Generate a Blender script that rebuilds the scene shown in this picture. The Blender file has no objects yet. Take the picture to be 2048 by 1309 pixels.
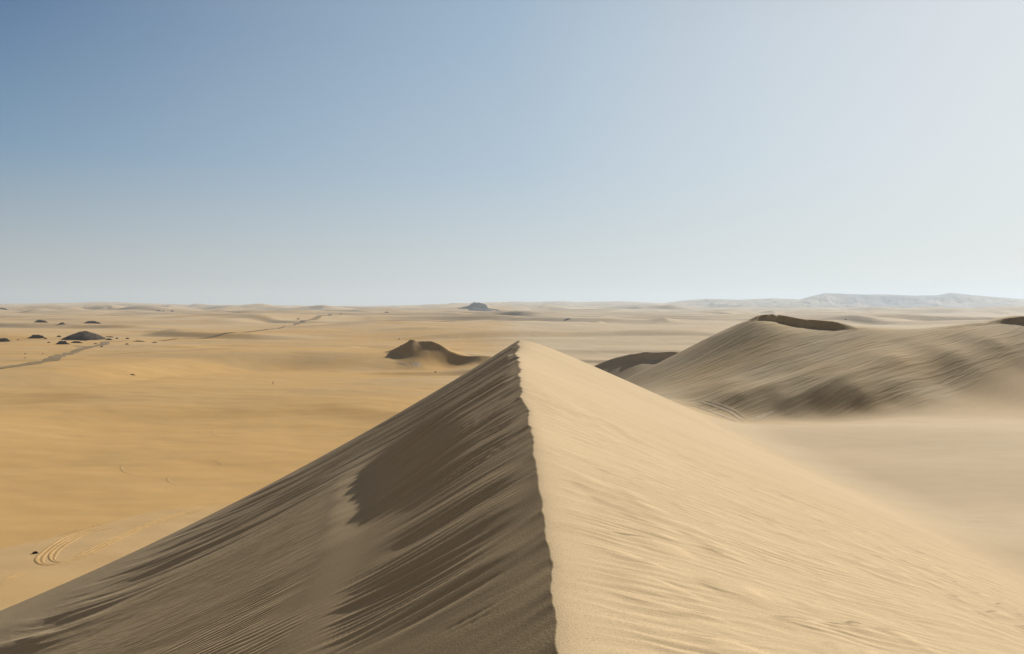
import bpy, math, random
import numpy as np
from mathutils import Vector

# ------------------------------------------------------------------ camera, sky, sun, exposure
sc = bpy.context.scene
CAMZ = 28.0            # eye height above the desert plain
F = 1593.0             # focal length in photo pixels (28 mm on 36 mm)
HZ = 612.0             # photo row of the level line
SUN_EL = math.radians(27.0)
SUN_AZ = math.radians(46.0)      # clockwise from +Y (the view direction) towards +X

cam = bpy.data.cameras.new("camera")
cam.lens = 28.0
cam.sensor_width = 36.0
cam.shift_y = -(654.5 - HZ) / 2048.0
cam.clip_start = 0.1
cam.clip_end = 60000
camo = bpy.data.objects.new("camera", cam)
sc.collection.objects.link(camo)
camo.location = (0, 0, CAMZ)
camo.rotation_euler = (math.radians(90), 0, 0)
sc.camera = camo

world = bpy.data.worlds.new("World")
sc.world = world
world.use_nodes = True
wn = world.node_tree.nodes
wl = world.node_tree.links
wn.clear()
sky = wn.new("ShaderNodeTexSky")
sky.sky_type = 'NISHITA'
sky.sun_disc = False
sky.sun_elevation = SUN_EL
sky.sun_rotation = SUN_AZ
sky.altitude = 200
sky.air_density = 1.3
sky.dust_density = 1.2
sky.ozone_density = 1.2


def wnode(kind, **kw):
    n = wn.new(kind)
    for k, v in kw.items():
        setattr(n, k, v)
    return n


def wmath(op, a, b):
    n = wnode("ShaderNodeMath", operation=op)
    for i, v in enumerate((a, b)):
        if isinstance(v, (int, float)):
            n.inputs[i].default_value = v
        else:
            wl.new(v, n.inputs[i])
    return n.outputs[0]


def wramp(fac, stops):
    n = wn.new("ShaderNodeValToRGB")
    cr = n.color_ramp
    while len(cr.elements) < len(stops):
        cr.elements.new(0.5)
    for e, (p, c) in zip(cr.elements, stops):
        e.position = p
        e.color = (*c, 1)
    wl.new(fac, n.inputs[0])
    return n.outputs[0]


def srgb(r, g, b):
    return tuple(((c / 255) / 12.92 if c / 255 <= 0.04045 else ((c / 255 + 0.055) / 1.055) ** 2.4) for c in (r, g, b))


# dusty air: three elevation gradients blended by how near the view is to the sun's side
tc = wn.new("ShaderNodeTexCoord")
dot = wnode("ShaderNodeVectorMath", operation='DOT_PRODUCT')
wl.new(tc.outputs["Generated"], dot.inputs[0])
dot.inputs[1].default_value = (math.sin(SUN_AZ), math.cos(SUN_AZ), 0.25)
sepw = wn.new("ShaderNodeSeparateXYZ")
wl.new(tc.outputs["Generated"], sepw.inputs[0])
elev = wmath('MAXIMUM', sepw.outputs[2], 0.0)
dust = []
for stops in ([(0.0, srgb(176, 180, 182)), (0.045, srgb(166, 175, 180)), (0.17, srgb(109, 142, 170)), (0.31, srgb(63, 101, 143)), (0.48, srgb(52, 72, 98)), (0.7, srgb(44, 50, 60))],
              [(0.0, srgb(200, 203, 201)), (0.045, srgb(193, 202, 205)), (0.17, srgb(168, 187, 203)), (0.36, srgb(149, 172, 193)), (0.52, srgb(84, 100, 120)), (0.8, srgb(46, 50, 58))],
              [(0.0, srgb(206, 212, 212)), (0.045, srgb(205, 212, 214)), (0.17, srgb(206, 214, 219)), (0.31, srgb(204, 211, 217)), (0.55, srgb(180, 180, 180)), (0.8, srgb(52, 54, 60))]):
    dust.append(wramp(elev, stops))
m1 = wnode("ShaderNodeMix", data_type='RGBA'); m2 = wnode("ShaderNodeMix", data_type='RGBA')
f1 = wnode("ShaderNodeMapRange"); f1.inputs[1].default_value = 0.19; f1.inputs[2].default_value = 0.73
f2 = wnode("ShaderNodeMapRange"); f2.inputs[1].default_value = 0.73; f2.inputs[2].default_value = 1.0
wl.new(dot.outputs["Value"], f1.inputs[0]); wl.new(dot.outputs["Value"], f2.inputs[0])
wl.new(f1.outputs[0], m1.inputs[0]); wl.new(dust[0], m1.inputs[6]); wl.new(dust[1], m1.inputs[7])
wl.new(f2.outputs[0], m2.inputs[0]); wl.new(m1.outputs[2], m2.inputs[6]); wl.new(dust[2], m2.inputs[7])
bg = wn.new("ShaderNodeBackground")
bg.inputs["Strength"].default_value = 0.10
scl = wnode("ShaderNodeVectorMath", operation='SCALE')
f3 = wnode("ShaderNodeMapRange"); f3.inputs[1].default_value = 0.02; f3.inputs[2].default_value = -0.5
wl.new(dot.outputs["Value"], f3.inputs[0])
m3 = wnode("ShaderNodeMix", data_type='RGBA')      # the side away from the sun: brown dusty air
wl.new(f3.outputs[0], m3.inputs[0]); wl.new(m2.outputs[2], m3.inputs[6]); m3.inputs[7].default_value = (*srgb(80, 74, 68), 1)
wl.new(m3.outputs[2], scl.inputs[0]); scl.inputs["Scale"].default_value = 10.0
mx = wnode("ShaderNodeMix", data_type='RGBA')
mx.inputs[0].default_value = 0.94
wl.new(sky.outputs[0], mx.inputs[6]); wl.new(scl.outputs[0], mx.inputs[7])
wo = wn.new("ShaderNodeOutputWorld")
wl.new(mx.outputs[2], bg.inputs[0])
wl.new(bg.outputs[0], wo.inputs[0])

sun = bpy.data.lights.new("sun", 'SUN')
sun.energy = 4.9
sun.angle = math.radians(0.5)
sun.color = (1.0, 0.95, 0.88)
suno = bpy.data.objects.new("sun", sun)
sc.collection.objects.link(suno)
sd = Vector((math.sin(SUN_AZ) * math.cos(SUN_EL), math.cos(SUN_AZ) * math.cos(SUN_EL), math.sin(SUN_EL)))
suno.rotation_euler = sd.to_track_quat('Z', 'Y').to_euler()
suno.location = (200, 100, 300)

vs = sc.view_settings
vs.view_transform = 'Standard'
vs.look = 'None'
vs.exposure = 0.10
vs.gamma = 1.0
vs.use_curve_mapping = False
sc.cycles.volume_bounces = 1
sc.cycles.max_bounces = 5
sc.cycles.diffuse_bounces = 3

# ------------------------------------------------------------------ noise
rng = np.random.RandomState(7)
PERM = rng.permutation(512).astype(np.int64)
GA = rng.rand(512) * 2 * np.pi
GX, GY = np.cos(GA), np.sin(GA)


def gnoise(x, y, seed=0):
    x = np.asarray(x, float); y = np.asarray(y, float)
    xi = np.floor(x).astype(np.int64); yi = np.floor(y).astype(np.int64)
    xf = x - xi; yf = y - yi
    u = xf * xf * xf * (xf * (xf * 6 - 15) + 10); v = yf * yf * yf * (yf * (yf * 6 - 15) + 10)

    def g(ix, iy, dx, dy):
        h = PERM[(PERM[(ix + seed * 37) & 511] + iy) & 511]
        return GX[h] * dx + GY[h] * dy
    n00 = g(xi, yi, xf, yf); n10 = g(xi + 1, yi, xf - 1, yf)
    n01 = g(xi, yi + 1, xf, yf - 1); n11 = g(xi + 1, yi + 1, xf - 1, yf - 1)
    a = n00 + u * (n10 - n00); b = n01 + u * (n11 - n01)
    return (a + v * (b - a)) * 1.5


def fbm(x, y, o=4, seed=0, gain=0.5):
    s = 0; a = 1.0; f = 1.0
    for i in range(o):
        s = s + a * gnoise(x * f, y * f, seed + i); a *= gain; f *= 2.03
    return s


def sst(a, b, x):
    t = np.clip((x - a) / (b - a), 0, 1)
    return t * t * (3 - 2 * t)


def smax(a, b, k):
    h = np.clip(0.5 + 0.5 * (a - b) / k, 0, 1)
    return b + (a - b) * h + k * h * (1 - h)


def smooth_interp(x, xp, fp):
    """monotone-ish cubic (Catmull-Rom) interpolation"""
    xp = np.array(xp, float); fp = np.array(fp, float)
    m = np.gradient(fp, xp)
    x = np.clip(x, xp[0], xp[-1])
    i = np.clip(np.searchsorted(xp, x) - 1, 0, len(xp) - 2)
    h = xp[i + 1] - xp[i]; t = (x - xp[i]) / h
    t2 = t * t; t3 = t2 * t
    return ((2 * t3 - 3 * t2 + 1) * fp[i] + (t3 - 2 * t2 + t) * h * m[i]
            + (-2 * t3 + 3 * t2) * fp[i + 1] + (t3 - t2) * h * m[i + 1])


def W(px, py, y):
    """photo direction at a chosen distance -> world point"""
    return ((px - 1024.0) / F * y, y, CAMZ - (py - HZ) / F * y)


# ------------------------------------------------------------------ terrain: the ridge we stand on
CR_Y = np.array([0.0, 1.5, 3.66, 4.98, 6.8, 7.9, 11.2, 16.1, 26.0, 47.0, 70.0])
CR_X = np.array([0.30, 0.27, 0.221, 0.237, 0.252, 0.253, 0.253, 0.222, 0.22, 0.34, 0.60])
CR_D = np.array([1.60, 1.60, 1.60, 1.62, 1.66, 1.68, 1.76, 1.92, 2.15, 2.6, 3.0])


def crest_x(y, raw=False):
    yy = np.clip(y, 0, 70)
    x = smooth_interp(yy, CR_Y, CR_X)
    if raw:
        return x
    l = np.log(np.maximum(yy, 1.0))
    w = 0.0008 * yy * (np.abs(np.sin(l * 26 + 3 * gnoise(l * 3, 0 * l + 2.2))) - 0.6)
    w = w + 0.0045 * yy * gnoise(l * 8, 0 * l + 5.5) + 0.0018 * yy * gnoise(l * 34, 0 * l + 9.5)
    w = w + 0.0050 * yy * (sst(14.6, 15.4, yy) * (1 - sst(15.4, 17.5, yy))) * -1.0
    return x + w * sst(2.0, 4.0, yy) * (1 - sst(60, 70, yy))


def crest_d(y):
    d = smooth_interp(np.clip(y, 0, 70), CR_Y, CR_D)
    return d


RIM_Y = [3.0, 5.0, 7.3, 10.3, 13.2, 20.0, 27.0, 33.0]
RIM_X = [-1.75, -1.85, -2.1, -2.6, -3.2, -4.6, -6.1, -7.4]


def ridge(x, y):
    """height of the near dune (absolute z)"""
    xr = crest_x(y, True)
    k = np.exp(-np.abs(x - xr) / (0.10 + 0.028 * np.clip(y, 0, 70)))
    xc = xr + (crest_x(y) - xr) * k
    zc = CAMZ - crest_d(y)
    over = np.maximum(y - 69.0, 0)
    zc = zc - 0.56 * (np.sqrt(over ** 2 + 9.0) - 3.0) - 0.0
    back = np.maximum(-y, 0)
    zc = zc - 0.0006 * back ** 2
    t = x - xc
    L = np.maximum(-t, 0)
    R = np.maximum(t, 0)
    dl = 0.63 * L - 0.0024 * np.minimum(L, 90) ** 2
    # slope softens towards the far end of the ridge on the sunny side
    c = 0.12 + 1.6 * sst(35, 72, y)
    sr = 0.395 + 0.055 * sst(25, 65, y)
    dr = sr * (np.sqrt(R * R + c * c) - c)
    z = zc - dl - dr
    return z, t


def ridge_uv(x, y, t):
    """ripple coordinates: u across the ripples, v along them"""
    L = np.maximum(-t, 0); R = np.maximum(t, 0)
    u = y - (1.25 * L - 0.95 * 9.0 * (1 - np.exp(-L / 9.0))) - 0.52 * R - 0.006 * R * R
    v = t * 1.0 + 0.25 * y
    return u, v


def ridge_detail(x, y, t):
    L = np.maximum(-t, 0); R = np.maximum(t, 0)
    left = sst(0.02, 0.5, L)
    right = sst(0.05, 0.8, R)
    u, v = ridge_uv(x, y, t)
    d = 0 * x
    # slump hollow and its rim on the shaded face
    xr = np.interp(y, RIM_Y, RIM_X)
    w = x - xr + 0.10 * gnoise(y * 0.25, x * 0.1 + 3) + 0.012 * y * gnoise(y * 0.9, x * 0.3 + 6)
    sc_ = 0.45 + y * 0.035
    env = (0.28 + 0.72 * sst(9, 17, y)) * sst(3, 7, y) * (1 - sst(25, 34, y))
    s = w / sc_
    f = -0.55 * sst(0.0, 0.85, s) + 1.75 * sst(0.85, 3.0, s) - 1.2 * sst(3.2, 8.0, s)
    d = d + 0.145 * sc_ * env * f
    rimc = 1 - np.exp(-((s - 0.35) / 0.6) ** 2) * sst(3, 6, y) * (1 - sst(28, 36, y))
    inner = sst(0.3, 1.6, s)          # right of the rim
    # long streaks down the face
    st = np.clip(1.2 * gnoise(u * 0.16, v * 0.05 + 4, 3) + 0.45, 0, 1)
    st2 = sst(-0.05, 0.45, gnoise(u * 0.35 + 9, v * 0.22, 5))
    a = fbm(u / 0.85, v / 7.0, 3, 11, 0.6)
    b = gnoise(u / 0.36, v / 3.2, 21)
    b = -np.abs(b) * 1.4 + 0.4
    farw = sst(18, 40, y)
    toe = 1 - sst(11, 24, L)
    clus = sst(0.05, 0.42, gnoise(u * 0.42 + 2.7, v * 0.30 + 1.3, 55))
    sharp = gnoise(u / 0.21 + 0.8 * gnoise(u * 1.3, v * .5, 8), v / 2.6, 91)
    d = d - left * toe * rimc * 0.030 * clus * np.clip(np.abs(sharp) * -2.2 + 0.75, 0, 1) * sst(3, 4.5, y) * (1 - sst(13, 19, y)) * sst(0.15, 0.7, L) * sst(-0.2, 0.5, x - xr)
    near_c = (1 - 0.85 * sst(0.9, 2.0, L + 0.3 * gnoise(u, v)) * (1 - sst(10, 14, y))) * rimc * (0.12 + 0.88 * inner)   # the smooth apron
    d = d + left * toe * near_c * (0.030 * a * (0.1 + st) + 0.026 * b * st2 * (1 - sst(16, 24, y)))
    c = fbm(u / 2.6, v / 16.0, 3, 31, 0.55)
    d = d + left * farw * 0.10 * c * (1 - sst(60, 70, y)) * (1 - sst(22, 34, L))
    c2 = fbm(u / 1.3 + 4, v / 9.0, 2, 41, 0.55)
    d = d + left * 0.062 * c2 * sst(6, 16, y) * (0.25 + st) * rimc * np.maximum(inner, sst(24, 34, y)) * (1 - sst(55, 68, y)) * (1 - sst(16, 30, L))
    d = d + left * 0.05 * gnoise(u / 3.0, v / 9.0 + 8, 44) * (1 - inner) * sst(6, 12, y) * (1 - sst(50, 65, y))
    # sunny side: gentle wavy ripples, a few larger ones
    q = fbm(u / 1.5 + 3, v / 6.0, 2, 51, 0.5)
    d = d + right * 0.030 * q * (1 - sst(18, 30, y))
    big = sst(0.05, 0.5, gnoise(u * 0.22, v * 0.16 + 7, 61))
    rr = gnoise(u / 0.34 + 1.2 * gnoise(u * .7, v * .5, 3), v / 1.7, 71)
    d = d + right * 0.013 * (-np.abs(rr)) * (0.4 + 1.0 * big) * (1 - sst(10, 17, y))
    return d


# ------------------------------------------------------------------ terrain: terrace, bowl and dune on the right (thin-plate surface)
P = []
for a in [(1430, 845, 70), (1500, 851, 69), (1600, 852, 68), (1700, 851, 68), (1800, 850, 68), (1930, 850, 71), (2048, 850, 72),
          (2300, 850, 68), (2048, 1000, 36.5), (1800, 930, 47), (2048, 1105, 26), (1700, 900, 55), (2400, 1100, 26),
          (1400, 836, 83), (1500, 847, 83), (1600, 847, 83), (1700, 845, 82), (1345, 812, 86), (1600, 852, 76), (1700, 850, 75),
          (1800, 838, 81), (1850, 822, 86), (1950, 780, 93), (2048, 745, 98), (2300, 735, 100),
          (1400, 815, 89), (1480, 828, 87.5), (1480, 790, 91), (1560, 831, 87.5), (1560, 787, 91), (1640, 830, 87.5), (1640, 785, 91),
          (1720, 824, 87.5), (1720, 778, 91), (1790, 808, 88.8), (1790, 768, 92.5), (1880, 770, 94), (1880, 742, 97), (2048, 706, 102.5),
          (1400, 765, 97), (1500, 752, 97), (1600, 741, 97), (1700, 732, 97), (1800, 718, 98.5), (1900, 704, 101), (2000, 686, 104),
          (1310, 770, 99), (1400, 727, 104), (1500, 701, 105), (1600, 694, 105), (1700, 694, 104), (1800, 690, 104.5), (1900, 680, 106),
          (1257, 760, 107), (1284, 746, 108), (1310, 733, 109), (1338, 719, 110), (1365, 705, 111), (1400, 688, 112), (1430, 672, 113),
          (1465, 656, 114), (1500, 641, 114.5), (1535, 641, 115), (1600, 653, 114), (1715, 655, 112), (1870, 658, 112), (2005, 646, 113),
          (2048, 643, 113), (2300, 644, 110), (2048, 645, 119), (2048, 652, 125), (1870, 663, 120), (2300, 647, 117), (2300, 657, 125),
          (1715, 663, 120), (1600, 660, 122)]:
    x_, y_, z_ = W(*a)
    P.append((x_, y_, CAMZ - z_))
P += [(10, 30, 10.5), (10, 50, 10.8), (5, 70, 12.5), (20, 10, 9.0), (40, 10, 7.5), (60, 30, 6.5), (100, 50, 7),
      (100, 0, 6), (30, -30, 9), (10, 0, 10), (100, 95, 4.5), (85, 70, 8),
      (2, 108, 16.5), (15, 121, 14), (28, 128, 10), (15, 145, 20), (42, 142, 10.5), (65, 140, 11), (84, 146, 11), (102, 144, 10),
      (9, 90, 12.5), (0, 75, 18), (0, 90, 23), (15, 160, 22), (40, 190, 22), (80, 200, 22),
      (-10, 100, 26), (-25, 60, 28), (-25, 120, 28), (-25, 180, 28), (0, 200, 27), (40, 230, 27), (100, 230, 25),
      (0, 150, 26), (140, 150, 15), (150, 80, 8), (160, 220, 26)]
P = np.array(P)


def tps_fit(P, lam=0.5):
    X = P[:, :2] / 100.0; n = len(P)
    r = np.sqrt(((X[:, None] - X[None]) ** 2).sum(-1))
    K = np.where(r > 0, r * r * np.log(np.maximum(r, 1e-12)), 0) + lam * 1e-4 * np.eye(n)
    Q = np.hstack([np.ones((n, 1)), X])
    A = np.zeros((n + 3, n + 3)); A[:n, :n] = K; A[:n, n:] = Q; A[n:, :n] = Q.T
    b = np.zeros(n + 3); b[:n] = P[:, 2]
    return X, np.linalg.solve(A, b)


TX, TW = tps_fit(P)


def tps(x, y):
    X = x / 100.0; Y = y / 100.0
    s = TW[-3] + TW[-2] * X + TW[-1] * Y
    for i in range(len(TX)):
        r2 = (X - TX[i, 0]) ** 2 + (Y - TX[i, 1]) ** 2
        s = s + TW[i] * 0.5 * r2 * np.log(np.maximum(r2, 1e-12))
    return s


def cornice(x, y, pts, w, decay, rough=0.15):
    """a small steep slip face: pts = (px, yline, height)"""
    xs = np.array([(p[0] - 1024.0) / F * p[1] for p in pts]); ys = np.array([p[1] for p in pts]); hs = np.array([p[2] for p in pts])
    yl = np.interp(x, xs, ys) + rough * w * 6 * gnoise(x / (w * 5), 0 * x + 3.3, 5)
    hh = np.interp(x, xs, hs, left=0, right=0)
    d = y - yl
    return hh * sst(0, w, d) * (1 - sst(w, w + decay, d))


def foot_y(x):
    return np.interp(x, [15, 25, 45, 54, 63, 75, 90], [88, 86.5, 87, 93, 99, 102, 103])


def right_area(x, y):
    d = tps(x, y)
    z = CAMZ - d
    z = z + cornice(x, y, [(1503, 113.5, 0), (1520, 114, 0.55), (1550, 114, 1.0), (1558, 114, 0.75), (1566, 114, 1.1), (1600, 113, 1.1),
                           (1640, 112.5, 1.0), (1680, 111.5, 0.8), (1724, 110.5, 0.0)], 0.55, 22, 0.1)
    z = z + cornice(x, y, [(1870, 111, 0), (1960, 112, 0.3), (1985, 112, 0.2), (2010, 112, 0.4), (2048, 112, 0.75), (2200, 110.5, 0.8), (2400, 108, 0)], 0.75, 22, 0.2)
    # wind-worked relief on the face
    fm = sst(-1.5, 5.0, y - foot_y(x)) * (1 - sst(102, 112, y)) * sst(12, 20, x)
    k = x * 0.82 + y * 0.57; l = -x * 0.57 + y * 0.82
    k = x * 0.87 + y * 0.49; l = -x * 0.49 + y * 0.87
    n1 = fbm(l / 6.0 + 2, k / 36.0, 4, 81, 0.5)
    n2 = fbm(l / 2.0, k / 17.0 + 5, 3, 87, 0.5)
    amt = (0.25 + 0.2 * sst(88, 96, y)) + 0.7 * sst(-0.2, 0.4, gnoise(x / 22 + 1, y / 16, 9))
    lo = 1 - 0.55 * sst(100, 120, y)
    z = z + fm * amt * lo * (0.18 * n1 + 0.14 * n2)
    return z


# ------------------------------------------------------------------ terrain: mid-distance dunes with the crest across the view
def cross_dune(x, y, pts, s_near, s_far, cave=0.0):
    """pts=(px,py,y): crest; falls away with s_near towards the camera and s_far behind"""
    w = np.array([W(*p) for p in pts])
    yc = smooth_interp(x, w[:, 0], w[:, 1]); zc = smooth_interp(x, w[:, 0], w[:, 2])
    out = np.maximum(w[0, 0] - x, 0) + np.maximum(x - w[-1, 0], 0)
    zc = zc - 0.35 * out
    d = y - yc
    xs = np.linspace(w[0, 0] - 60, w[-1, 0] + 60, 400)
    zs = smooth_interp(xs, w[:, 0], w[:, 2]) - 0.35 * (np.maximum(w[0, 0] - xs, 0) + np.maximum(xs - w[-1, 0], 0))
    k = np.exp(-0.5 * ((xs[:, None] - xs[None]) / 9.0) ** 2); k /= k.sum(1, keepdims=True)
    zb = np.interp(x, xs, k @ zs)
    zc = zc + (np.minimum(zb, zc + 9) - zc) * sst(1, 16, np.abs(d))
    return zc - s_near * np.maximum(-d, 0) * (1 - cave * np.minimum(np.maximum(-d, 0), 30) / 60.0) - s_far * np.maximum(d, 0)


LD = [(725, 731, 392), (755, 715, 389), (788, 698, 385), (812, 686, 381), (822, 683, 379), (840, 686, 376), (862, 689, 372),
      (885, 693, 367), (925, 700, 358), (965, 708, 350), (1010, 718, 345), (1060, 735, 338)]
MD = [(1120, 762, 266), (1190, 733, 266), (1230, 722, 265), (1270, 717, 263), (1310, 716, 261), (1365, 716, 258), (1450, 716, 254), (1600, 720, 248), (1700, 745, 240)]

HOR = np.array([(-700, 600), (-300, 606), (0, 608.5), (60, 607.5), (100, 607), (150, 606.5), (200, 604.5), (240, 605), (300, 607.5), (400, 610.5),
                (500, 612), (650, 613), (740, 613), (800, 612), (860, 610.5), (910, 608), (950, 606.5), (1010, 604.8), (1035, 603.8),
                (1060, 604.8), (1124, 602.8), (1160, 605), (1236, 603.3), (1330, 607), (1365, 602.5), (1413, 598.5), (1480, 600.6),
                (1544, 597.8), (1600, 600), (1625, 593), (1650, 587), (1700, 589), (1760, 590), (1830, 591.5), (1875, 591.5), (1902, 586),
                (1950, 591), (2048, 599), (2200, 602), (2600, 596), (3200, 604)])
# low far dunes: px, py of the near foot, distance, half width px, height px
FAR = [(1198, 633, 1250, 26, 8), (1335, 636, 1350, 30, 6), (1500, 630, 1900, 22, 7), (1550, 622, 2600, 22, 7), (1750, 632, 1900, 36, 4),
       (1832, 636, 1500, 38, 8), (1690, 640, 1100, 14, 3), (1940, 628, 2100, 60, 4), (1092, 625, 2000, 18, 4), (1010, 638, 1100, 60, 3),
       (1413, 631, 1900, 26, 2.5), (310, 643, 850, 36, 5), (345, 645, 830, 60, 5), (150, 632, 1250, 110, 6), (290, 612, 3200, 20, 4), (445, 618, 2600, 26, 4),
       (700, 704, 455, 36, 4), (760, 640, 1050, 130, 6), (1130, 650, 850, 110, 4), (1290, 652, 800, 140, 3), (560, 668, 560, 200, 3), (620, 633, 1200, 60, 4),
       (145, 614, 3000, 20, 4), (60, 618, 2600, 26, 5), (880, 650, 780, 160, 5), (980, 630, 1500, 70, 4)]


def plain(x, y):
    r = np.sqrt(x * x + y * y)
    px = 1024 + F * x / np.maximum(np.abs(y), 1.0) * np.sign(np.where(y == 0, 1, y))
    ang = np.arctan2(x, y)
    pa = 1024 + F * np.tan(np.clip(ang, -1.1, 1.1))
    z = 0 * x
    # broad undulation of the plain
    m = sst(90, 400, r)
    z = z + m * 1.9 * fbm(x / 260.0 + 3.1, y / 120.0 + 1.7, 3, 101)
    def swells(lam, H, skew, wx, seed, cover):
        ph = (y + skew * x + lam * 0.9 * fbm(x / (lam * wx), y / (lam * 1.6) + seed, 3, seed)) / lam
        fr = ph - np.floor(ph)
        p = sst(0, 0.17, fr) * (1 - sst(0.17, 1.0, fr) ** 0.8)
        a = sst(cover, cover + 0.55, gnoise(x / (lam * 1.5) + seed, y / (lam * 1.1), seed + 3) + 0.35 * gnoise(x / (lam * 0.6), y / (lam * 0.6), seed + 4))
        return H * p * a
    z = z + sst(130, 230, r) * (1 - sst(420, 700, r)) * swells(130, 1.7, 0.35, 2.6, 105, -0.5)
    z = z + sst(380, 700, r) * swells(300, 6.5, 0.25, 2.4, 111, -0.25)
    z = z + sst(900, 1800, r) * swells(620, 13.0, -0.2, 2.0, 121, -0.3)
    z = z + sst(2200, 3600, r) * swells(900, 20.0, 0.3, 1.4, 141, -0.3)
    z = z + sst(2400, 3600, r) * 9 * (np.abs(fbm(x / 600.0, y / 500.0 + 9, 4, 151)) - 0.3)
    z = z - 3.0 * sst(700, 1600, r)
    # step of the ground across the left middle distance
    yl = smooth_interp(pa, [-800, 0, 200, 380, 520, 700, 850, 1000, 1400], [245, 272, 300, 345, 372, 384, 372, 330, 300])
    yl = yl + 6 * gnoise(x / 40, 0 * x + 1.5, 7)
    dd = y - yl
    lm = (1 - sst(-60, 30, x)) * (y > 0)
    z = z + 4.6 * sst(-40, 0, dd) * (1 - sst(0, 160, dd)) * lm
    # low scarp next to the dune foot, bottom left
    ys = smooth_interp(x, [-90, -59, -54, -49.8, -42.5, -20], [72, 91.6, 97.5, 106.8, 112.3, 122]) + 0.5 * gnoise(x / 6, 0 * x + 8, 3)
    ds = y - ys
    z = z - 0.32 * sst(0, 1.6, ds) * (1 - sst(1, 70, ds)) * (1 - sst(-38, -24, x)) * sst(40, 60, y)
    z = z + sst(70, 110, r) * (1 - sst(900, 1600, r)) * (0.35 * fbm(x / 55.0 + 7, y / 30.0 + 2, 4, 161, 0.55))
    # named far dunes
    for (fx, fy, fd, wpx, hpx) in FAR:
        X0, Y0, Z0 = W(fx, fy, fd)
        ww = wpx / F * fd; hh = hpx / F * fd
        dx = (x - X0) / ww
        y0 = Y0 + 0.35 * ww * dx + 0.25 * ww * dx * dx
        d = (y - y0) / (ww * 0.55 + 3.3 * hh)
        z = z + hh * np.exp(-dx * dx * 1.3) * np.where(d < 0, 0, sst(0, 0.36, d) * (1 - sst(0.36, 3.2, d)))
    # ring of far hills / skyline
    hy = np.interp(pa, HOR[:, 0], HOR[:, 1])
    top = CAMZ + (HZ - hy) / F * 7000 / np.cos(np.clip(ang, -1.1, 1.1)) ** 0
    cosang = np.maximum(np.cos(ang), 0.35)
    rr = r * cosang          # depth along the view
    rr = np.where(np.abs(ang) > 1.1, r * 0.45, rr)
    tall = sst(606, 596, hy) if False else np.clip((606 - hy) / 16.0, 0, 1)
    near_r = 4600 + 1200 * tall
    prof = sst(0, 1, (rr - near_r) / (7000 - near_r)) * (1 - 0.6 * sst(7050, 9000, rr))
    rel = fbm(x / 420.0, y / 620.0 + 2, 5, 131, 0.6)
    lump = 1 - 1.0 * np.abs(rel)
    amp = np.maximum(top, 0)
    q = prof * (1 - (1 - prof) * 0.9 * np.abs(rel) * tall)
    z = z * (1 - 0.85 * sst(5200, 6800, rr)) + amp * q + (30 * (lump - 0.75)) * prof * (1 - sst(6200, 6950, rr)) * (0.6 + 1.6 * tall)
    z = z - 40 * sst(9000, 13000, r)
    return z


def blocks(x, y, keep=None):
    """regions for naming the pieces of terrain + final height"""
    z = plain(x, y)
    lab = np.zeros(x.shape, np.int8)
    r = np.sqrt(x * x + y * y)
    lab[r > 4600] = 5
    m = (y > 200) & (y < 700) & (x > -220) & (x < 260)
    if m.any():
        xx, yy = x[m], y[m]
        zl = cross_dune(xx, yy, LD, 0.35, 0.16, 0.2)
        zl = zl + cornice(xx, yy, [(810, 380, 0), (820, 378, 1.1), (828, 377, 1.2), (833, 376.5, 1.0), (845, 374, 1.3), (862, 371, 1.8), (880, 367, 1.2), (900, 363, 0)], 2.4, 25, 0.05)
        # hollow on its right, near the foot
        X0, Y0, Z0 = W(905, 738, 352)
        hol = np.exp(-((xx - X0) / 11) ** 2 - ((yy - Y0) / 13) ** 2)
        zl = zl + 0.14 * fbm((xx * 0.6 + yy * 0.3) / 5.0, (yy - xx) / 22.0, 3, 181) * sst(-150, -40, xx * 0 - 60)
        zm = cross_dune(xx, yy, MD, 0.25, 0.16, 0.1)
        zm = zm + cornice(xx, yy, [(1180, 265, 0), (1200, 265, 0.5), (1240, 263.5, 1.2), (1300, 260, 2.0), (1365, 257, 2.0), (1500, 250, 1.0)], 1.7, 30, 0.05)
        zz = z[m]
        za = smax(zl, zz, 2.2)
        zb = smax(zm, za, 2.2)
        zb = zb - 3.4 * hol
        l = lab[m]
        l[(zl > zz - 0.4)] = 3
        l[(zm > za - 0.4)] = 4
        lab[m] = l
        z[m] = zb
    m = (x > -40) & (y > -120) & (r < 320)
    xx, yy = x[m], y[m]
    zr = np.empty(xx.shape)
    for i in range(0, len(xx), 300000):
        zr[i:i + 300000] = right_area(xx[i:i + 300000], yy[i:i + 300000])
    w = sst(-28, -8, xx) * (1 - sst(150, 235, np.sqrt(xx * xx + yy * yy))) * sst(-110, -60, yy)
    zz = z[m] * (1 - w) + zr * w
    z[m] = zz
    l = lab[m]
    l[(w > 0.35) & (yy > 79 - 0.0 * xx) & (xx > 8)] = 2
    lab[m] = l
    m = (np.abs(y) < 130) & (np.abs(x) < 110)
    xx, yy = x[m], y[m]
    zd, t = ridge(xx, yy)
    zd = zd + ridge_detail(xx, yy, t)
    z0 = z[m]
    k = 1.4
    on = zd > z0 - 0.1
    if keep is not None:
        keep[m] = sst(-1.5, 1.3, zd - z0)
    z[m] = smax(zd, z0, k)
    # knife edge stays exact: undo nothing where the dune is far above the ground
    l = lab[m]; l[on] = 1; lab[m] = l
    return z, lab


def height(x, y):
    return blocks(np.atleast_1d(np.asarray(x, float)), np.atleast_1d(np.asarray(y, float)))[0]


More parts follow.
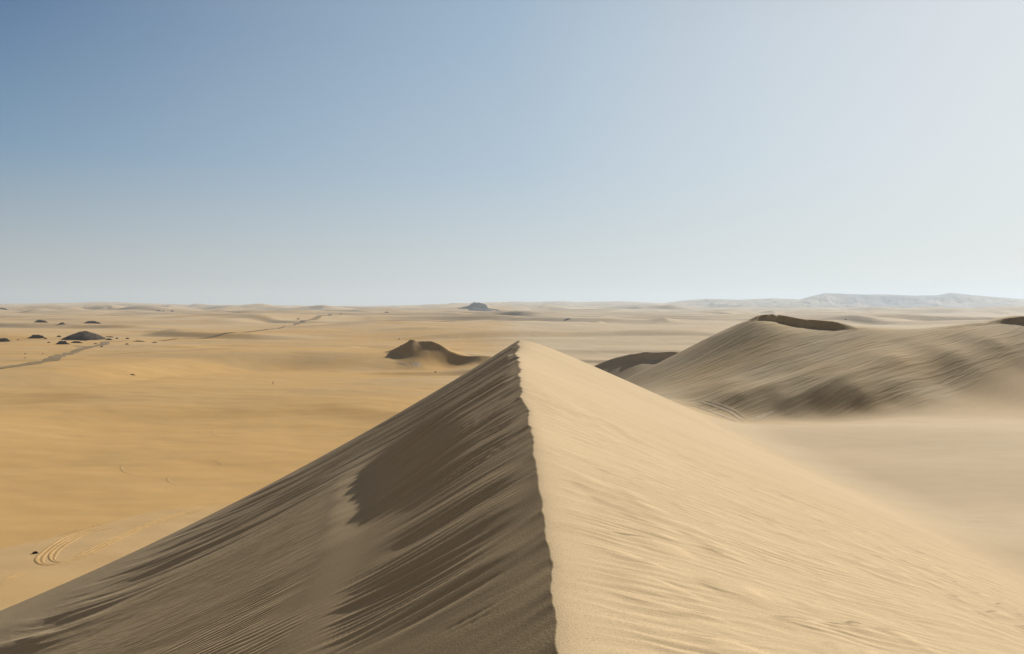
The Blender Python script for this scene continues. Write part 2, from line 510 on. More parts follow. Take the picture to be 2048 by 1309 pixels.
# ------------------------------------------------------------------ terrain mesh: one polar sheet, cut into named pieces
lr = [math.log(1.0)]
while lr[-1] < math.log(13000):
    r = math.exp(lr[-1])
    step = 0.0060 if r < 90 else (0.0042 if r < 450 else 0.0080)
    lr.append(lr[-1] + step)
RAD = np.exp(np.array(lr))
PHI0 = 0.0086
inner = np.linspace(-0.64, 0.64, 1081)
inner = inner - inner[np.argmin(np.abs(inner - PHI0))] + PHI0
outer = []
a = inner[-1]; s_ = inner[1] - inner[0]
while a < math.pi - 0.03:
    s_ = min(s_ * 1.12, 0.05)
    a += s_
    outer.append(a)
outer = [v for v in outer if v < math.pi]
outn = []
a = inner[0]; s_ = inner[1] - inner[0]
while a > -math.pi + 0.04:
    s_ = min(s_ * 1.12, 0.05)
    a -= s_
    outn.append(a)
outn = [v for v in outn if v > -math.pi]
PHI = np.array(outn[::-1] + list(inner) + outer)
NR, NC = len(RAD), len(PHI)
yr = np.minimum(RAD, 70.0)
cphi = np.arctan2(crest_x(yr), yr)
# solve so that the column meets the crest at its true radius
for _ in range(3):
    yr = np.minimum(RAD * np.cos(cphi), 70.0)
    cphi = np.arctan2(crest_x(yr), np.where(RAD < 70, yr, 70.0))
shift = (cphi - PHI0) * (1 - sst(70, 85, RAD)) * sst(0.9, 1.8, RAD)
fall = np.exp(-((PHI - PHI0) / 0.5) ** 2)
PH = PHI[None, :] + shift[:, None] * fall[None, :]
GXX = RAD[:, None] * np.sin(PH)
GYY = RAD[:, None] * np.cos(PH)
BLEND = np.zeros(GXX.size)
Z, LAB = blocks(GXX.ravel(), GYY.ravel(), BLEND)
V = np.stack([GXX.ravel(), GYY.ravel(), Z], 1)

# smooth normals over the whole sheet
G = V.reshape(NR, NC, 3)
dr_ = np.gradient(G, axis=0)
dp_ = np.roll(G, -1, 1) - np.roll(G, 1, 1)
N = np.cross(dp_, dr_)
N /= np.linalg.norm(N, axis=2, keepdims=True) + 1e-20
N[N[:, :, 2] < 0] *= -1
N = N.reshape(-1, 3)

i0 = (np.arange(NR - 1)[:, None] * NC + np.arange(NC)[None, :])
i1 = np.roll(i0, -1, 1)
QUADS = np.stack([i0, i1, i1 + NC, i0 + NC], 2).reshape(-1, 4)
FL = LAB[QUADS[:, 0]]

xx, yy = V[:, 0], V[:, 1]
_, TT = ridge(xx, yy)
U_, V_ = ridge_uv(xx, yy, TT)
RR = np.sqrt(xx * xx + yy * yy)
onr = (LAB == 1)
# elsewhere the ripples run across the wind
U2 = 0.90 * yy + 0.43 * xx
V2 = 0.90 * xx - 0.43 * yy
bl = onr.astype(float)
K3 = xx * 0.87 + yy * 0.49; L3 = -xx * 0.49 + yy * 0.87
UU = np.where(onr, U_, np.where(LAB == 2, L3, U2))
VV = np.where(onr, V_, np.where(LAB == 2, K3, V2))
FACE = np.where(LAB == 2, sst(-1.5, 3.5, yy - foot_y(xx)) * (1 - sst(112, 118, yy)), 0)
# ripple strength: regular fine ripples
rim = xx - np.interp(yy, RIM_Y, RIM_X)
left = sst(0.0, 0.4, -TT); right = sst(0.0, 0.6, TT)
fine_left = left * (0.12 + 1.5 * (1 - sst(-0.7, 0.05, rim + 0.35 * gnoise(yy * .8, xx * .5, 3) + 0.35 * gnoise(U_ * 3, V_ * .3, 13))))
fine_left = np.maximum(fine_left, left * 0.9 * sst(9, 16, yy) * sst(0.35, -0.1, rim * 0 + gnoise(U_ * .3, V_ * .1, 4)) if False else fine_left)
fine_left = np.maximum(fine_left, left * 0.75 * sst(0.6, 2.0, rim) * sst(-0.15, 0.35, gnoise(U_ * 0.33 + 3, V_ * 0.18, 14)) * sst(4, 9, yy))
RIP = np.where(onr, fine_left + right * (0.12 + 0.8 * sst(-0.35, 0.3, 0.7 * gnoise(xx * .25 + 3, yy * .12, 8) + 0.10 * (xx - 2.2)) * (1 - sst(20, 34, yy))), 0.35)
RIP = np.where((LAB == 0) & (xx > 8) & (RR < 90), 1.5 * sst(-0.2, 0.35, gnoise(xx / 9, yy / 7, 77)) + 0.25, RIP)
RIP = RIP * (1 - 0.7 * sst(25, 60, RR)) * (1 - sst(70, 110, RR)) + 0
# albedo variation of the sand itself (0 pale .. 1 orange), by place
pal = 1024 + F * np.tan(np.clip(np.arctan2(xx, yy), -1.1, 1.1))
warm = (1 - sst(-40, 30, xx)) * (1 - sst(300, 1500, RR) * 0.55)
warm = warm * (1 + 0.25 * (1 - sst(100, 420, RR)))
ysc = smooth_interp(xx, [-90, -59, -54, -49.8, -42.5, -20], [72, 91.6, 97.5, 106.8, 112.3, 122]) + 0.8 * gnoise(xx / 6, 0 * xx + 8, 3)
warm = warm - 0.55 * sst(0.5, -2.0, yy - ysc) * (LAB == 0) * sst(20, 0, xx) * (yy > 30)
gold = np.exp(-((xx + 85) / 45) ** 2 - ((yy - 185) / 55) ** 2)
warm = warm + 0.35 * gold
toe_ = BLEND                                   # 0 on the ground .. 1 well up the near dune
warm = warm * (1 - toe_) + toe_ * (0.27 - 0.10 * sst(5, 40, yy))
RIP = RIP * np.abs(2 * toe_ - 1)
WAVE = np.where(onr, right * toe_ * (1 - sst(14, 26, RR)) * (0.35 + 0.65 * sst(-0.3, 0.4, gnoise(xx * .2, yy * .2 + 5, 9))), 0)
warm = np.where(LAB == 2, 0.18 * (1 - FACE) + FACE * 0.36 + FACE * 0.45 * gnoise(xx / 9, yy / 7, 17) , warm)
warm = warm + 0.30 * fbm(xx / 75, yy / 55, 3, 19) * (1 - BLEND)
GREY = np.clip(0.4 * sst(-0.3, 0.9, fbm(xx / 90 + 4, yy / 50, 5, 23)) * sst(120, 220, yy) * (1 - sst(600, 1500, RR)), 0, 1)


ROCKY = np.where(LAB == 5, np.clip((606 - np.interp(pal, HOR[:, 0], HOR[:, 1])) / 12.0, 0, 1) * sst(4900, 5800, RR), 0)
ROCKY = ROCKY * (0.55 + 0.45 * sst(-0.2, 0.4, fbm(xx / 700, yy / 500, 3, 171)))


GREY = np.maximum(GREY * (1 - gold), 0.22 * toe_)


def build_mesh(name, faces, mat):
    used, inv = np.unique(faces.ravel(), return_inverse=True)
    me = bpy.data.meshes.new(name)
    me.vertices.add(len(used))
    me.vertices.foreach_set("co", V[used].astype(np.float32).ravel())
    me.loops.add(len(inv))
    me.loops.foreach_set("vertex_index", inv.astype(np.int32).ravel())
    me.polygons.add(len(faces))
    me.polygons.foreach_set("loop_start", np.arange(len(faces), dtype=np.int32) * 4)
    me.polygons.foreach_set("loop_total", np.full(len(faces), 4, np.int32))
    me.update(calc_edges=True)
    me.polygons.foreach_set("use_smooth", np.ones(len(faces), bool))
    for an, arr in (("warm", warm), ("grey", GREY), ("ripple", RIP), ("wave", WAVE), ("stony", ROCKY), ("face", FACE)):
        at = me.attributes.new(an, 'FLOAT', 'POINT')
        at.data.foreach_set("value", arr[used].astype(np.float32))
    at = me.attributes.new("ruv", 'FLOAT_VECTOR', 'POINT')
    at.data.foreach_set("vector", np.stack([UU[used], VV[used], 0 * UU[used]], 1).astype(np.float32).ravel())
    me.normals_split_custom_set_from_vertices(N[used].astype(np.float32))
    me.materials.append(mat)
    o = bpy.data.objects.new(name, me)
    sc.collection.objects.link(o)
    o["kind"] = "structure"
    return o


# ------------------------------------------------------------------ materials
class NT:
    def __init__(self, name):
        self.m = bpy.data.materials.new(name)
        self.m.use_nodes = True
        self.n = self.m.node_tree.nodes; self.l = self.m.node_tree.links
        self.b = self.n["Principled BSDF"]
        self.b.inputs["Roughness"].default_value = 0.95
        self.b.inputs["Specular IOR Level"].default_value = 0.12

    def put(self, sock, v):
        if hasattr(v, "links") or hasattr(v, "is_output"):
            self.l.new(v, sock)
        else:
            sock.default_value = v

    def math(self, op, a, b=0.0, c=None):
        n = self.n.new("ShaderNodeMath"); n.operation = op
        self.put(n.inputs[0], a); self.put(n.inputs[1], b)
        if c is not None:
            self.put(n.inputs[2], c)
        return n.outputs[0]

    def noise(self, vec, scale, detail=2.0, rough=0.5, dist=0.0):
        n = self.n.new("ShaderNodeTexNoise")
        self.put(n.inputs["Vector"], vec)
        n.inputs["Scale"].default_value = scale; n.inputs["Detail"].default_value = detail
        n.inputs["Roughness"].default_value = rough; n.inputs["Distortion"].default_value = dist
        return n.outputs["Fac"]

    def attr(self, name, out="Fac"):
        n = self.n.new("ShaderNodeAttribute"); n.attribute_name = name
        return n.outputs[out]

    def vmul(self, v, s):
        n = self.n.new("ShaderNodeVectorMath"); n.operation = 'MULTIPLY'
        self.put(n.inputs[0], v); n.inputs[1].default_value = s
        return n.outputs[0]

    def mix(self, f, a, b):
        n = self.n.new("ShaderNodeMix"); n.data_type = 'RGBA'
        self.put(n.inputs[0], f); self.put(n.inputs[6], a); self.put(n.inputs[7], b)
        return n.outputs[2]

    def ramp(self, v, a, b):
        n = self.n.new("ShaderNodeMapRange"); n.interpolation_type = 'SMOOTHSTEP'
        self.put(n.inputs[0], v); n.inputs[1].default_value = a; n.inputs[2].default_value = b
        return n.outputs[0]

    def bump(self, h, dist, normal=None, strength=1.0):
        n = self.n.new("ShaderNodeBump")
        n.inputs["Strength"].default_value = strength; n.inputs["Distance"].default_value = dist
        self.l.new(h, n.inputs["Height"])
        if normal is not None:
            self.l.new(normal, n.inputs["Normal"])
        return n.outputs[0]


PALE = (0.67, 0.525, 0.335, 1)
ORANGE = (0.67, 0.415, 0.155, 1)
GREYS = (0.44, 0.345, 0.205, 1)


def sand_material():
    t = NT("sand")
    pos = t.n.new("ShaderNodeNewGeometry").outputs["Position"]
    ruv = t.attr("ruv", "Vector")
    rip = t.attr("ripple")
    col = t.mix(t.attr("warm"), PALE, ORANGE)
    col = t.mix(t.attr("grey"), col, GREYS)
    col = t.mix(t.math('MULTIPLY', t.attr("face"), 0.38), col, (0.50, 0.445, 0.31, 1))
    col = t.mix(t.attr("stony"), col, (0.27, 0.245, 0.225, 1))
    # sand sorting: darker and lighter grains in patches and streaks
    s1 = t.noise(t.vmul(ruv, (0.9, 0.25, 1)), 1.0, 4.0, 0.6)
    col = t.mix(t.math('MULTIPLY', t.ramp(s1, 0.35, 0.7), 0.09), col, (0.42, 0.30, 0.165, 1))
    g = t.noise(pos, 95.0, 2.0, 0.7)
    col = t.mix(t.math('MULTIPLY', t.ramp(g, 0.50, 0.78), 0.75), col, (0.27, 0.18, 0.10, 1))
    g3 = t.noise(t.vmul(pos, (0.05, 0.09, 0.1)), 1.0, 6.0, 0.68)
    col = t.mix(t.math('MULTIPLY', t.ramp(g3, 0.42, 0.72), 0.20), col, (0.43, 0.31, 0.165, 1))
    g2 = t.noise(pos, 0.35, 5.0, 0.65)
    col = t.mix(t.math('MULTIPLY', t.ramp(g2, 0.45, 0.75), 0.14), col, (0.40, 0.29, 0.17, 1))
    t.l.new(col, t.b.inputs["Base Color"])
    # fine ripples: warped saw-like waves in ripple coordinates
    warp = t.noise(t.vmul(ruv, (1.0, 0.45, 1)), 1.0, 3.0, 0.5)
    sep = t.n.new("ShaderNodeSeparateXYZ"); t.l.new(ruv, sep.inputs[0])
    ph = t.math('ADD', t.math('MULTIPLY', sep.outputs[0], 6.8), t.math('MULTIPLY', warp, 5.0))
    fr = t.math('FRACT', ph)
    saw = t.math('MULTIPLY', t.ramp(fr, 0.0, 0.72), t.math('SUBTRACT', 1.0, t.ramp(fr, 0.72, 1.0)))
    brk = t.ramp(t.noise(t.vmul(ruv, (2.2, 0.8, 1)), 1.0, 2.0), 0.32, 0.62)
    h1 = t.math('MULTIPLY', t.math('MULTIPLY', saw, brk), rip)
    nz = t.noise(t.vmul(ruv, (9.0, 1.8, 1)), 1.0, 3.0, 0.6)
    h2 = t.math('MULTIPLY', nz, rip)
    wp2 = t.noise(t.vmul(ruv, (0.45, 0.55, 1)), 1.0, 1.5, 0.4)
    fr2 = t.math('FRACT', t.math('ADD', t.math('MULTIPLY', sep.outputs[0], 2.1), t.math('MULTIPLY', wp2, 2.7)))
    saw2 = t.math('MULTIPLY', t.ramp(fr2, 0.0, 0.86), t.math('SUBTRACT', 1.0, t.ramp(fr2, 0.86, 1.0)))
    brk2 = t.ramp(t.noise(t.vmul(ruv, (0.9, 0.9, 1)), 1.0, 2.0), 0.36, 0.66)
    h3 = t.math('MULTIPLY', t.math('MULTIPLY', saw2, brk2), t.attr("wave"))
    f1_ = t.noise(t.vmul(ruv, (0.85, 0.085, 1)), 1.0, 5.0, 0.6)
    f2_ = t.ramp(t.noise(t.vmul(ruv, (1.7, 0.12, 1)), 1.0, 2.0), 0.45, 0.62)
    hf = t.math('MULTIPLY', t.math('ADD', f1_, t.math('MULTIPLY', f2_, 0.4)), t.attr("face"))
    n = t.bump(hf, 0.11)
    n = t.bump(h3, 0.062, n)
    n = t.bump(h1, 0.013, n)
    n = t.bump(h2, 0.020, n)
    n = t.bump(t.noise(pos, 60.0, 3.0, 0.75), 0.0042, n)
    t.l.new(n, t.b.inputs["Normal"])
    return t.m


SAND = sand_material()
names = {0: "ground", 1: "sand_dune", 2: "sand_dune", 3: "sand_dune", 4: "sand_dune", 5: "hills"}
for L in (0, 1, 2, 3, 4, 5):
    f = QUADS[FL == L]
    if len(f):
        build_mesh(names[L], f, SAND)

# ------------------------------------------------------------------ finding the ground under a direction of view
def hits(pts):
    """world point where the ground lies in the direction of each photo point"""
    n = 1400
    ys = np.exp(np.linspace(math.log(60), math.log(7000), n))
    px = np.array([p[0] for p in pts], float); py = np.array([p[1] for p in pts], float)
    X = ((px - 1024) / F)[:, None] * ys[None]
    Y = np.broadcast_to(ys[None], X.shape)
    Zr = CAMZ - ((py - HZ) / F)[:, None] * ys[None]
    H = height(X.ravel(), Y.ravel()).reshape(X.shape)
    D = Zr - H
    out = []
    for i in range(len(pts)):
        k = np.where(D[i] < 0)[0]
        k = k[0] if len(k) and k[0] > 0 else (n - 1 if not len(k) else 1)
        a_, b_ = D[i, k - 1], D[i, k]
        t = a_ / (a_ - b_) if a_ != b_ else 0
        y = ys[k - 1] + (ys[k] - ys[k - 1]) * min(max(t, 0), 1)
        x = (px[i] - 1024) / F * y
        out.append((x, y))
    o = np.array(out)
    return np.column_stack([o, height(o[:, 0], o[:, 1])])


def simple_sand(name, col, grain=8.0):
    t = NT(name)
    pos = t.n.new("ShaderNodeNewGeometry").outputs["Position"]
    c = t.mix(t.ramp(t.noise(pos, grain, 4.0, 0.65), 0.35, 0.7), (*col, 1), (*[v * 0.78 for v in col], 1))
    t.l.new(c, t.b.inputs["Base Color"])
    return t.m


# ------------------------------------------------------------------ gravel track and tyre marks
def resample(p, step):
    p = np.array(p, float)
    s = np.concatenate([[0], np.cumsum(np.linalg.norm(np.diff(p[:, :2], axis=0), axis=1))])
    n = max(4, int(s[-1] / step))
    q = np.linspace(0, s[-1], n)
    return np.column_stack([smooth_interp(q, s, p[:, 0]), smooth_interp(q, s, p[:, 1])]), q


def ribbon(name, pts, prof, step, mat, wob=0.0, seed=0, lift=0.03, taper=True):
    """prof: (offset, height) cross-section laid on the ground along pts"""
    c, q = resample(pts, step)
    d = np.gradient(c, axis=0); d /= np.linalg.norm(d, axis=1, keepdims=True) + 1e-9
    nrm = np.column_stack([-d[:, 1], d[:, 0]])
    verts = []
    n = len(c)
    e = np.minimum(np.arange(n), np.arange(n)[::-1]) / 6.0 if taper else np.ones(n)
    e = np.clip(e, 0.05, 1)
    wd = (1 + wob * fbm(q / (step * 9), 0 * q + seed, 3, 5)) * e
    sh = wob * 0.3 * fbm(q / (step * 16), 0 * q + 9 + seed, 3, 6)
    allx = []
    for (o, h) in prof:
        off = o * wd + sh * abs(prof[0][0])
        allx.append(c + nrm * off[:, None])
    A = np.array(allx)                          # (m, n, 2)
    Hh = height(A[:, :, 0].ravel(), A[:, :, 1].ravel()).reshape(A.shape[:2])
    m = len(prof)
    co = []
    for j in range(n):
        for i in range(m):
            co.append((A[i, j, 0], A[i, j, 1], Hh[i, j] + lift + prof[i][1] * e[j]))
    fs = []
    for j in range(n - 1):
        for i in range(m - 1):
            a_ = j * m + i
            fs.append((a_, a_ + 1, a_ + m + 1, a_ + m))
    me = bpy.data.meshes.new(name)
    me.from_pydata(co, [], fs)
    me.update()
    if me.polygons[0].normal.z < 0:
        me.flip_normals()
    me.polygons.foreach_set("use_smooth", [True] * len(fs))
    me.materials.append(mat)
    ob = bpy.data.objects.new(name, me); sc.collection.objects.link(ob)
    ob["kind"] = "structure"
    return ob


ROAD = simple_sand("gravel_track", (0.33, 0.24, 0.13), 0.25)
TRK = simple_sand("turned_sand", (0.68, 0.44, 0.19), 3.0)
TRK2 = simple_sand("turned_pale_sand", (0.70, 0.56, 0.38), 3.0)
road_px = [(-60, 745), (0, 737), (68, 727), (120, 711.6), (171, 697), (205, 690), (240, 683.5), (262, 682)]
g = hits(road_px)
ribbon("path", g, [(-3.0, 0.0), (-1.5, 0.05), (1.5, 0.05), (3.0, 0.0)], 4.0, ROAD, 0.35, 1, 0.16)
road_px = [(300, 683.5), (321, 682.5), (376, 678), (444, 669.5), (512, 662.7), (564, 656), (592, 650.5)]
g = hits(road_px)
ribbon("path", g, [(-2.0, 0.0), (0, 0.05), (2.0, 0.0)], 4.0, ROAD, 0.4, 2, 0.35)
road_px = [(590, 651), (606, 646), (618, 641), (636, 635), (660, 631), (682, 626)]
g = hits(road_px)
ribbon("path", g, [(-4.0, 0.0), (0, 0.05), (4.0, 0.0)], 8.0, ROAD, 0.4, 3, 0.6)
for pp in ([(150, 692), (165, 694), (180, 694.5), (190, 692.5)],):
    ribbon("path", hits(pp), [(-1.1, 0.0), (0, 0.05), (1.1, 0.0)], 3.0, ROAD, 0.4, 4, 0.2)

Z4 = lambda l: [(zx / 2.851, 850 + zy / 2.851) for zx, zy in l]
Z6 = lambda l: [(1050 + zx / 2.052, 700 + zy / 2.052) for zx, zy in l]
Z2 = lambda l: [(600 + zx / 2.926, 580 + zy / 2.926) for zx, zy in l]
RUT = [(-0.5, 0), (-0.28, 0.08), (-0.12, 0.0), (0.12, 0.0), (0.28, 0.08), (0.5, 0)]
THIN = [(-0.26, 0), (-0.10, 0.008), (0.10, 0.008), (0.26, 0)]
tracks = [
    (Z4([(620, 575), (440, 620), (320, 680), (250, 735), (225, 770), (245, 795), (300, 798), (350, 785)]), RUT),
    (Z4([(640, 590), (520, 610), (400, 665), (325, 715), (300, 750), (305, 775), (335, 785), (365, 775)]), RUT),
    (Z4([(335, 800), (420, 765), (520, 715), (650, 650), (850, 565), (1050, 500), (1210, 455)]), RUT),
    (Z4([(370, 800), (450, 765), (560, 708), (700, 640), (900, 555), (1150, 485)]), RUT),
    (Z4([(0, 920), (60, 872), (105, 850), (135, 828)]), RUT),
    (Z4([(25, 915), (100, 868), (160, 845), (215, 820)]), RUT),
    (Z4([(190, 690), (300, 640), (450, 600), (600, 572)]), THIN),
    (Z4([(1262, 8), (1228, 22), (1214, 42), (1225, 60), (1250, 70)]), THIN),
    (Z4([(690, 225), (695, 250), (710, 268), (745, 285)]), THIN),
    (Z4([(708, 262), (725, 248), (760, 238), (800, 225)]), THIN),
    (Z4([(1010, 275), (975, 288), (960, 305), (975, 330), (1010, 348)]), THIN),
    (Z4([(1195, 200), (1240, 212), (1262, 228), (1215, 255)]), THIN),
    (Z6([(670, 205), (760, 225), (840, 255), (905, 297)]), THIN),
    (Z6([(650, 217), (740, 245), (820, 275), (878, 298)]), THIN),
    (Z6([(700, 202), (790, 222), (865, 252), (920, 290)]), THIN),
    (Z6([(915, 296), (970, 270), (1030, 245)]), THIN),
    (Z6([(938, 296), (1000, 263), (1060, 236)]), THIN),
    (Z2([(640, 420), (662, 438), (674, 456)]), RUT),
    (Z2([(664, 418), (682, 436), (692, 455)]), RUT),
    (Z2([(565, 422), (620, 440), (650, 452)]), RUT),
    (Z2([(690, 418), (698, 432), (698, 452)]), RUT),
]
for i, (pp, prof) in enumerate(tracks):
    ribbon("tyre_track", hits(pp), prof, 0.6, TRK2 if pp[0][0] > 700 else TRK, 0.1, i, 0.022)


# ------------------------------------------------------------------ dark rocks on the plain
def rock_material(name, a, b):
    t = NT(name)
    pos = t.n.new("ShaderNodeNewGeometry").outputs["Position"]
    c = t.mix(t.ramp(t.noise(pos, 0.55, 5.0, 0.7), 0.35, 0.68), (*a, 1), (*b, 1))
    sep = t.n.new("ShaderNodeSeparateXYZ")
    geo = t.n.new("ShaderNodeNewGeometry"); t.l.new(geo.outputs["Normal"], sep.inputs[0])
    dust = t.math('MULTIPLY', t.ramp(sep.outputs[2], 0.80, 0.99), t.ramp(t.noise(pos, 0.8, 3.0), 0.45, 0.75))
    c = t.mix(t.math('MULTIPLY', dust, 0.6), c, (0.42, 0.29, 0.14, 1))     # blown sand lying on flat faces
    t.l.new(c, t.b.inputs["Base Color"])
    t.l.new(t.bump(t.noise(pos, 1.6, 5.0, 0.7), 0.35), t.b.inputs["Normal"])
    return t.m


BLACK = rock_material("dark_rock", (0.045, 0.034, 0.028), (0.095, 0.068, 0.048))
BROWN = rock_material("brown_rock", (0.10, 0.065, 0.042), (0.19, 0.125, 0.075))
FARROCK = rock_material("far_rock", (0.055, 0.05, 0.05), (0.10, 0.085, 0.075))


def rock(name, label, px, py, wpx, hpx, kind="crag", mat=None, dist=None, group=None, cat="rock", elong=0.6, seed=None):
    """a craggy patch of rock standing on the ground"""
    if dist is None:
        x0, y0, z0 = hits([(px, py)])[0]
    else:
        x0 = (px - 1024) / F * dist; y0 = dist; z0 = float(height(x0, y0)[0])
    w = wpx / F * y0 / 2; h = hpx / F * y0 * (0.8 if kind == 'crag' else 0.95)
    seed = seed if seed is not None else int(px * 7 + py * 3) % 97
    y0 += w * elong * 0.6
    na, nr_ = (72, 22) if wpx > 25 else (40, 12)
    co = []; fs = []
    for j in range(nr_ + 1):
        rr = j / nr_
        for i in range(na):
            th = 2 * math.pi * i / na
            co.append((rr, th))
    co = np.array(co)
    rr, th = co[:, 0], co[:, 1]
    edge = 1 + 0.28 * gnoise(np.cos(th) * 2.1 + seed, np.sin(th) * 2.1, 3) + (0.18 * gnoise(np.cos(th) * 6 + seed, np.sin(th) * 6, 9) if kind != "mound" else 0)
    lx = rr * np.cos(th) * edge; ly = rr * np.sin(th) * edge
    if kind == "mound":
        p = (1 - rr) ** 0.85 * (1 - 0.25 * (1 - rr)) * 1.25
        p = p * (1 + 0.16 * gnoise(lx * 4 + seed, ly * 4, 4) * (1 - rr)) + 0.05 * gnoise(lx * 14, ly * 14 + seed, 5) * (1 - rr)
    elif kind == "mesa":
        p = np.clip((1 - rr) / 0.55, 0, 1) ** 1.2 * 0.5 + 0.5 * sst(0.42, 0.32, rr + 0.08 * gnoise(lx * 5 + seed, ly * 5, 2))
        p = p * (1 + 0.12 * gnoise(lx * 9 + seed, ly * 9, 4) + 0.10 * lx)
    elif kind == "low":
        p = sst(1.0, 0.1, rr) * (0.55 + 0.7 * np.abs(gnoise(lx * 4 + seed, ly * 3, 6)))
    else:
        a1 = 1 - np.abs(fbm(lx * 2.4 + seed, ly * 2.4, 3, 2)) * 1.9
        p = sst(1.0, 0.35, rr) * (0.35 + 0.75 * np.clip(a1, 0, 1) ** 1.3)
        st = 5.0
        q = np.floor(p * st + 0.4 * gnoise(lx * 7, ly * 7 + seed, 8)) / st
        p = 0.5 * p + 0.5 * np.clip(q, 0, 2)
        p = p + 0.20 * gnoise(lx * 9 + seed, ly * 9, 8) * sst(1, 0.7, rr)
    p = p / max(p.max(), 1e-6)
    wx = lx * w; wy = ly * w * elong
    gz = height(wx + x0, wy + y0) - z0
    wz = gz + p * h - 0.12 * h * (rr > 0.99) - 0.3 * (rr > 0.99)
    verts = np.column_stack([wx, wy, wz])
    for j in range(nr_):
        for i in range(na):
            a_ = j * na + i; b_ = j * na + (i + 1) % na
            fs.append((a_, a_ + na, b_ + na, b_))
    me = bpy.data.meshes.new(name)
    me.from_pydata([tuple(v) for v in verts], [], fs)
    me.update()
    if kind == "mound":
        me.polygons.foreach_set("use_smooth", [True] * len(fs))
    me.materials.append(mat or BLACK)
    ob = bpy.data.objects.new(name, me); sc.collection.objects.link(ob)
    ob.location = (x0, y0, z0)
    ob["label"] = label; ob["category"] = cat
    if group:
        ob["group"] = group
    return ob


GR = "dark rocks on the left plain"
rock("rock_mound", "large dark rounded rock hill, biggest of the rocks on the left plain", 159, 680, 84, 17.5, "mound", BLACK, cat="rock hill", group=GR, elong=0.8)
rock("rock_outcrop", "jagged dark outcrop cut by the left edge of the photo", 4, 684, 27, 10, group=GR)
rock("rock_outcrop", "wide flat-topped dark outcrop left of the large rock hill", 69, 677, 36, 8.5, group=GR)
rock("rock_outcrop", "jagged black outcrop just in front of the left foot of the large rock hill", 122, 689, 30, 9, group=GR)
rock("rock_outcrop", "low dark outcrop in front of the middle of the large rock hill", 151, 686.5, 26, 5, group=GR)
rock("rock", "small dark knob touching the left shoulder of the large rock hill", 117, 674.5, 10, 4.5, group=GR)
rock("rock", "thin dark rock slab between the large hill and the low outcrop", 138, 681, 14, 2.4, "low", group=GR)
rock("rock", "thin dark rock strip under the right foot of the large rock hill", 165, 682, 18, 2.2, "low", group=GR)
rock("rock_outcrop", "twin humped dark outcrop in the back row, leftmost", 79, 645.5, 27, 6.5, group=GR)
rock("rock_outcrop", "small brown peaked outcrop, middle of the back row", 122, 649.5, 15, 5, mat=BROWN, group=GR)
rock("rock_outcrop", "long dark outcrop with a raised right end, rightmost of the back row", 182, 647.5, 36, 7, group=GR, elong=0.45)
rock("rock", "small dark rock left of the outcrop in front of the rock hill", 96.5, 686, 7, 3, group=GR)
rock("rock", "tiny dark rock on bare sand between the two left outcrops", 35, 680.5, 6, 1.8, group=GR)
rock("rock", "small brown rock just right of the wide flat-topped outcrop", 90, 678.5, 8, 2.8, mat=BROWN, group=GR)
rock("rock", "long thin dark rock ledge right of the large rock hill", 218, 675, 24, 2.2, "low", group=GR, elong=0.3)
rock("rock_outcrop", "low dark outcrop beside the track, right of the large rock hill", 216, 680.5, 17, 4, group=GR)
rock("rock", "small dark boulder right of the low outcrop beside the track", 233, 678, 8, 3.6, group=GR)
rock("rock", "small dark boulder, farthest right of the boulders by the hill", 254, 678.5, 9, 3.6, group=GR)
rock("rock", "flat brown rock above the track below the rock hill", 190, 688.5, 12, 2, "low", BROWN, group=GR)
rock("rock", "small brown boulder below the right end of the gravel track", 253, 689.5, 9, 3, mat=BROWN, group=GR)
rock("rock", "small dark stone on the lower edge of the gravel track", 202.5, 694.5, 7, 2.6, group=GR)
rock("rock_outcrop", "long flat brown rock ledge where the two tracks meet", 277, 684, 30, 2.6, "low", BROWN, group=GR, elong=0.3)
rock("rock", "low brown rock at the start of the farther track", 308, 686, 14, 1.8, "low", BROWN, group=GR, elong=0.3)
rock("rock", "upper small stone on the sand above the near track", 50, 708.5, 4.5, 1.8, mat=BROWN, group=GR)
rock("rock", "small stone on the sand nearest above the track, left", 49.5, 717, 4.5, 1.8, mat=BROWN, group=GR)
rock("rock", "small stone on the sand between the outcrops and the track", 85, 708.5, 4.5, 1.8, mat=BROWN, group=GR)
rock("rock_outcrop", "hazy reddish brown ledge at the left edge near the horizon", 4, 619.5, 26, 4, "low", BROWN, elong=0.3)
rock("rock", "left one of three dark rock specks on the far plain", 316, 623, 13, 2.4, "low", BLACK, group="three far specks")
rock("rock", "middle one of three dark rock specks on the far plain", 326, 623.3, 6, 1.6, "low", BLACK, group="three far specks")
rock("rock", "right one of three dark rock specks on the far plain", 344, 623.3, 8, 2, "low", BLACK, group="three far specks")
rock("rock", "flat dark rock lying alone on the crest of the sand rise", 265, 750.5, 12, 2.4, "low", BLACK, elong=0.4)
rock("rock", "dark rock on pale sand beside the looping tyre tracks", 69, 1108, 14, 6, "crag", BLACK)
rock("rock", "dark rock at the bend of the far track", 596, 639, 7, 1.8, "low", BLACK)
rock("rock", "lone dark stone below the hollow of the small dune", 871, 745, 5, 2, "low", BLACK)
rock("rock", "lone dark stone left of the small dune", 798, 679, 5, 1.8, "low", BLACK)
rock("rock_outcrop", "thin dark rock ledge on the far plain right of the near summit", 1135, 640, 17, 2.4, "low", BLACK, elong=0.35)
rock("rock", "tiny dark stone on the plain above the dark-edged dune on the right", 1691, 640, 6, 2, "low", BLACK)
rock("rock", "small far rock on the plain left of the flat-topped butte", 773, 625.5, 10, 2, "low", FARROCK)
rock("butte", "dark flat-topped butte standing near the horizon in the centre", 957, 621, 84, 11.5, "mesa", FARROCK, cat="rock hill", elong=0.7, seed=5)
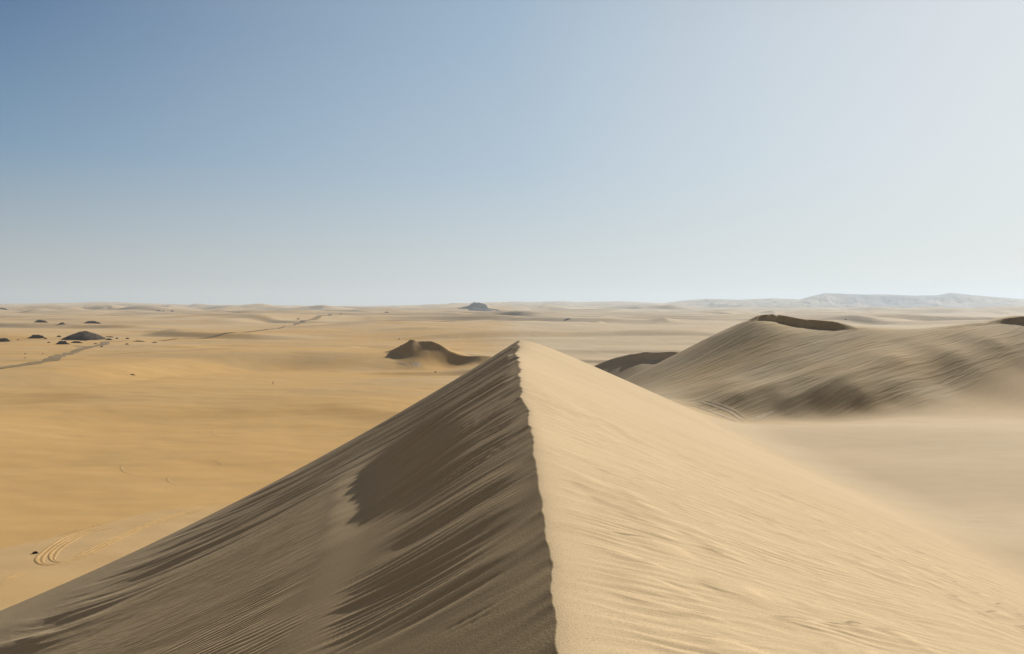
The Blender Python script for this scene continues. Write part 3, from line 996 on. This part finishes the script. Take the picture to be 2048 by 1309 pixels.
rock("rock_outcrop", "low dark rock tongue at the right foot of the central butte", 992, 622, 30, 3, "low", FARROCK, elong=0.4)

# a dark stake standing alone on the plain
def stake():
    x0, y0, z0 = hits([(545.5, 769)])[0]
    n = 8; hgt = 1.0; co = []; fs = []
    lv = [(-0.3, 0.09, 0, 0), (0.0, 0.09, 0, 0), (0.5, 0.075, 0.03, 0.01), (0.85, 0.06, 0.09, 0.02), (1.05, 0.045, 0.10, 0.02)]
    for (z, r, ox, oy) in lv:
        for i in range(n):
            a = 2 * math.pi * i / n
            co.append((ox + r * math.cos(a), oy + r * math.sin(a) * 0.8, z))
    for j in range(len(lv) - 1):
        for i in range(n):
            fs.append((j * n + i, j * n + (i + 1) % n, (j + 1) * n + (i + 1) % n, (j + 1) * n + i))
    fs.append(tuple((len(lv) - 1) * n + i for i in range(n)))
    me = bpy.data.meshes.new("wooden_stake"); me.from_pydata(co, [], fs); me.materials.append(BROWN)
    ob = bpy.data.objects.new("wooden_stake", me); sc.collection.objects.link(ob)
    ob.location = (x0, y0, z0)
    ob["label"] = "thin dark upright stake standing alone on the left sand plain"; ob["category"] = "stake"


stake()

# ------------------------------------------------------------------ haze
def haze_box():
    bm_v = []
    me = bpy.data.meshes.new("haze")
    x0, x1, z0, z1 = -13800, 13800, -130.0, 230.0
    v = [(x0, x0, z0), (x1, x0, z0), (x1, x1, z0), (x0, x1, z0), (x0, x0, z1), (x1, x0, z1), (x1, x1, z1), (x0, x1, z1)]
    f = [(0, 3, 2, 1), (4, 5, 6, 7), (0, 1, 5, 4), (1, 2, 6, 5), (2, 3, 7, 6), (3, 0, 4, 7)]
    me.from_pydata(v, [], f)
    m = bpy.data.materials.new("haze_air"); m.use_nodes = True
    n = m.node_tree.nodes; n.clear()
    o = n.new("ShaderNodeOutputMaterial"); p = n.new("ShaderNodeVolumePrincipled")
    p.inputs["Color"].default_value = (0.74, 0.87, 1.0, 1)
    p.inputs["Density"].default_value = 1.0e-4
    p.inputs["Anisotropy"].default_value = 0.25
    m.node_tree.links.new(p.outputs[0], o.inputs["Volume"])
    me.materials.append(m)
    ob = bpy.data.objects.new("haze", me); sc.collection.objects.link(ob)
    ob["kind"] = "stuff"; ob["label"] = "thin dusty haze over the whole desert"


haze_box()
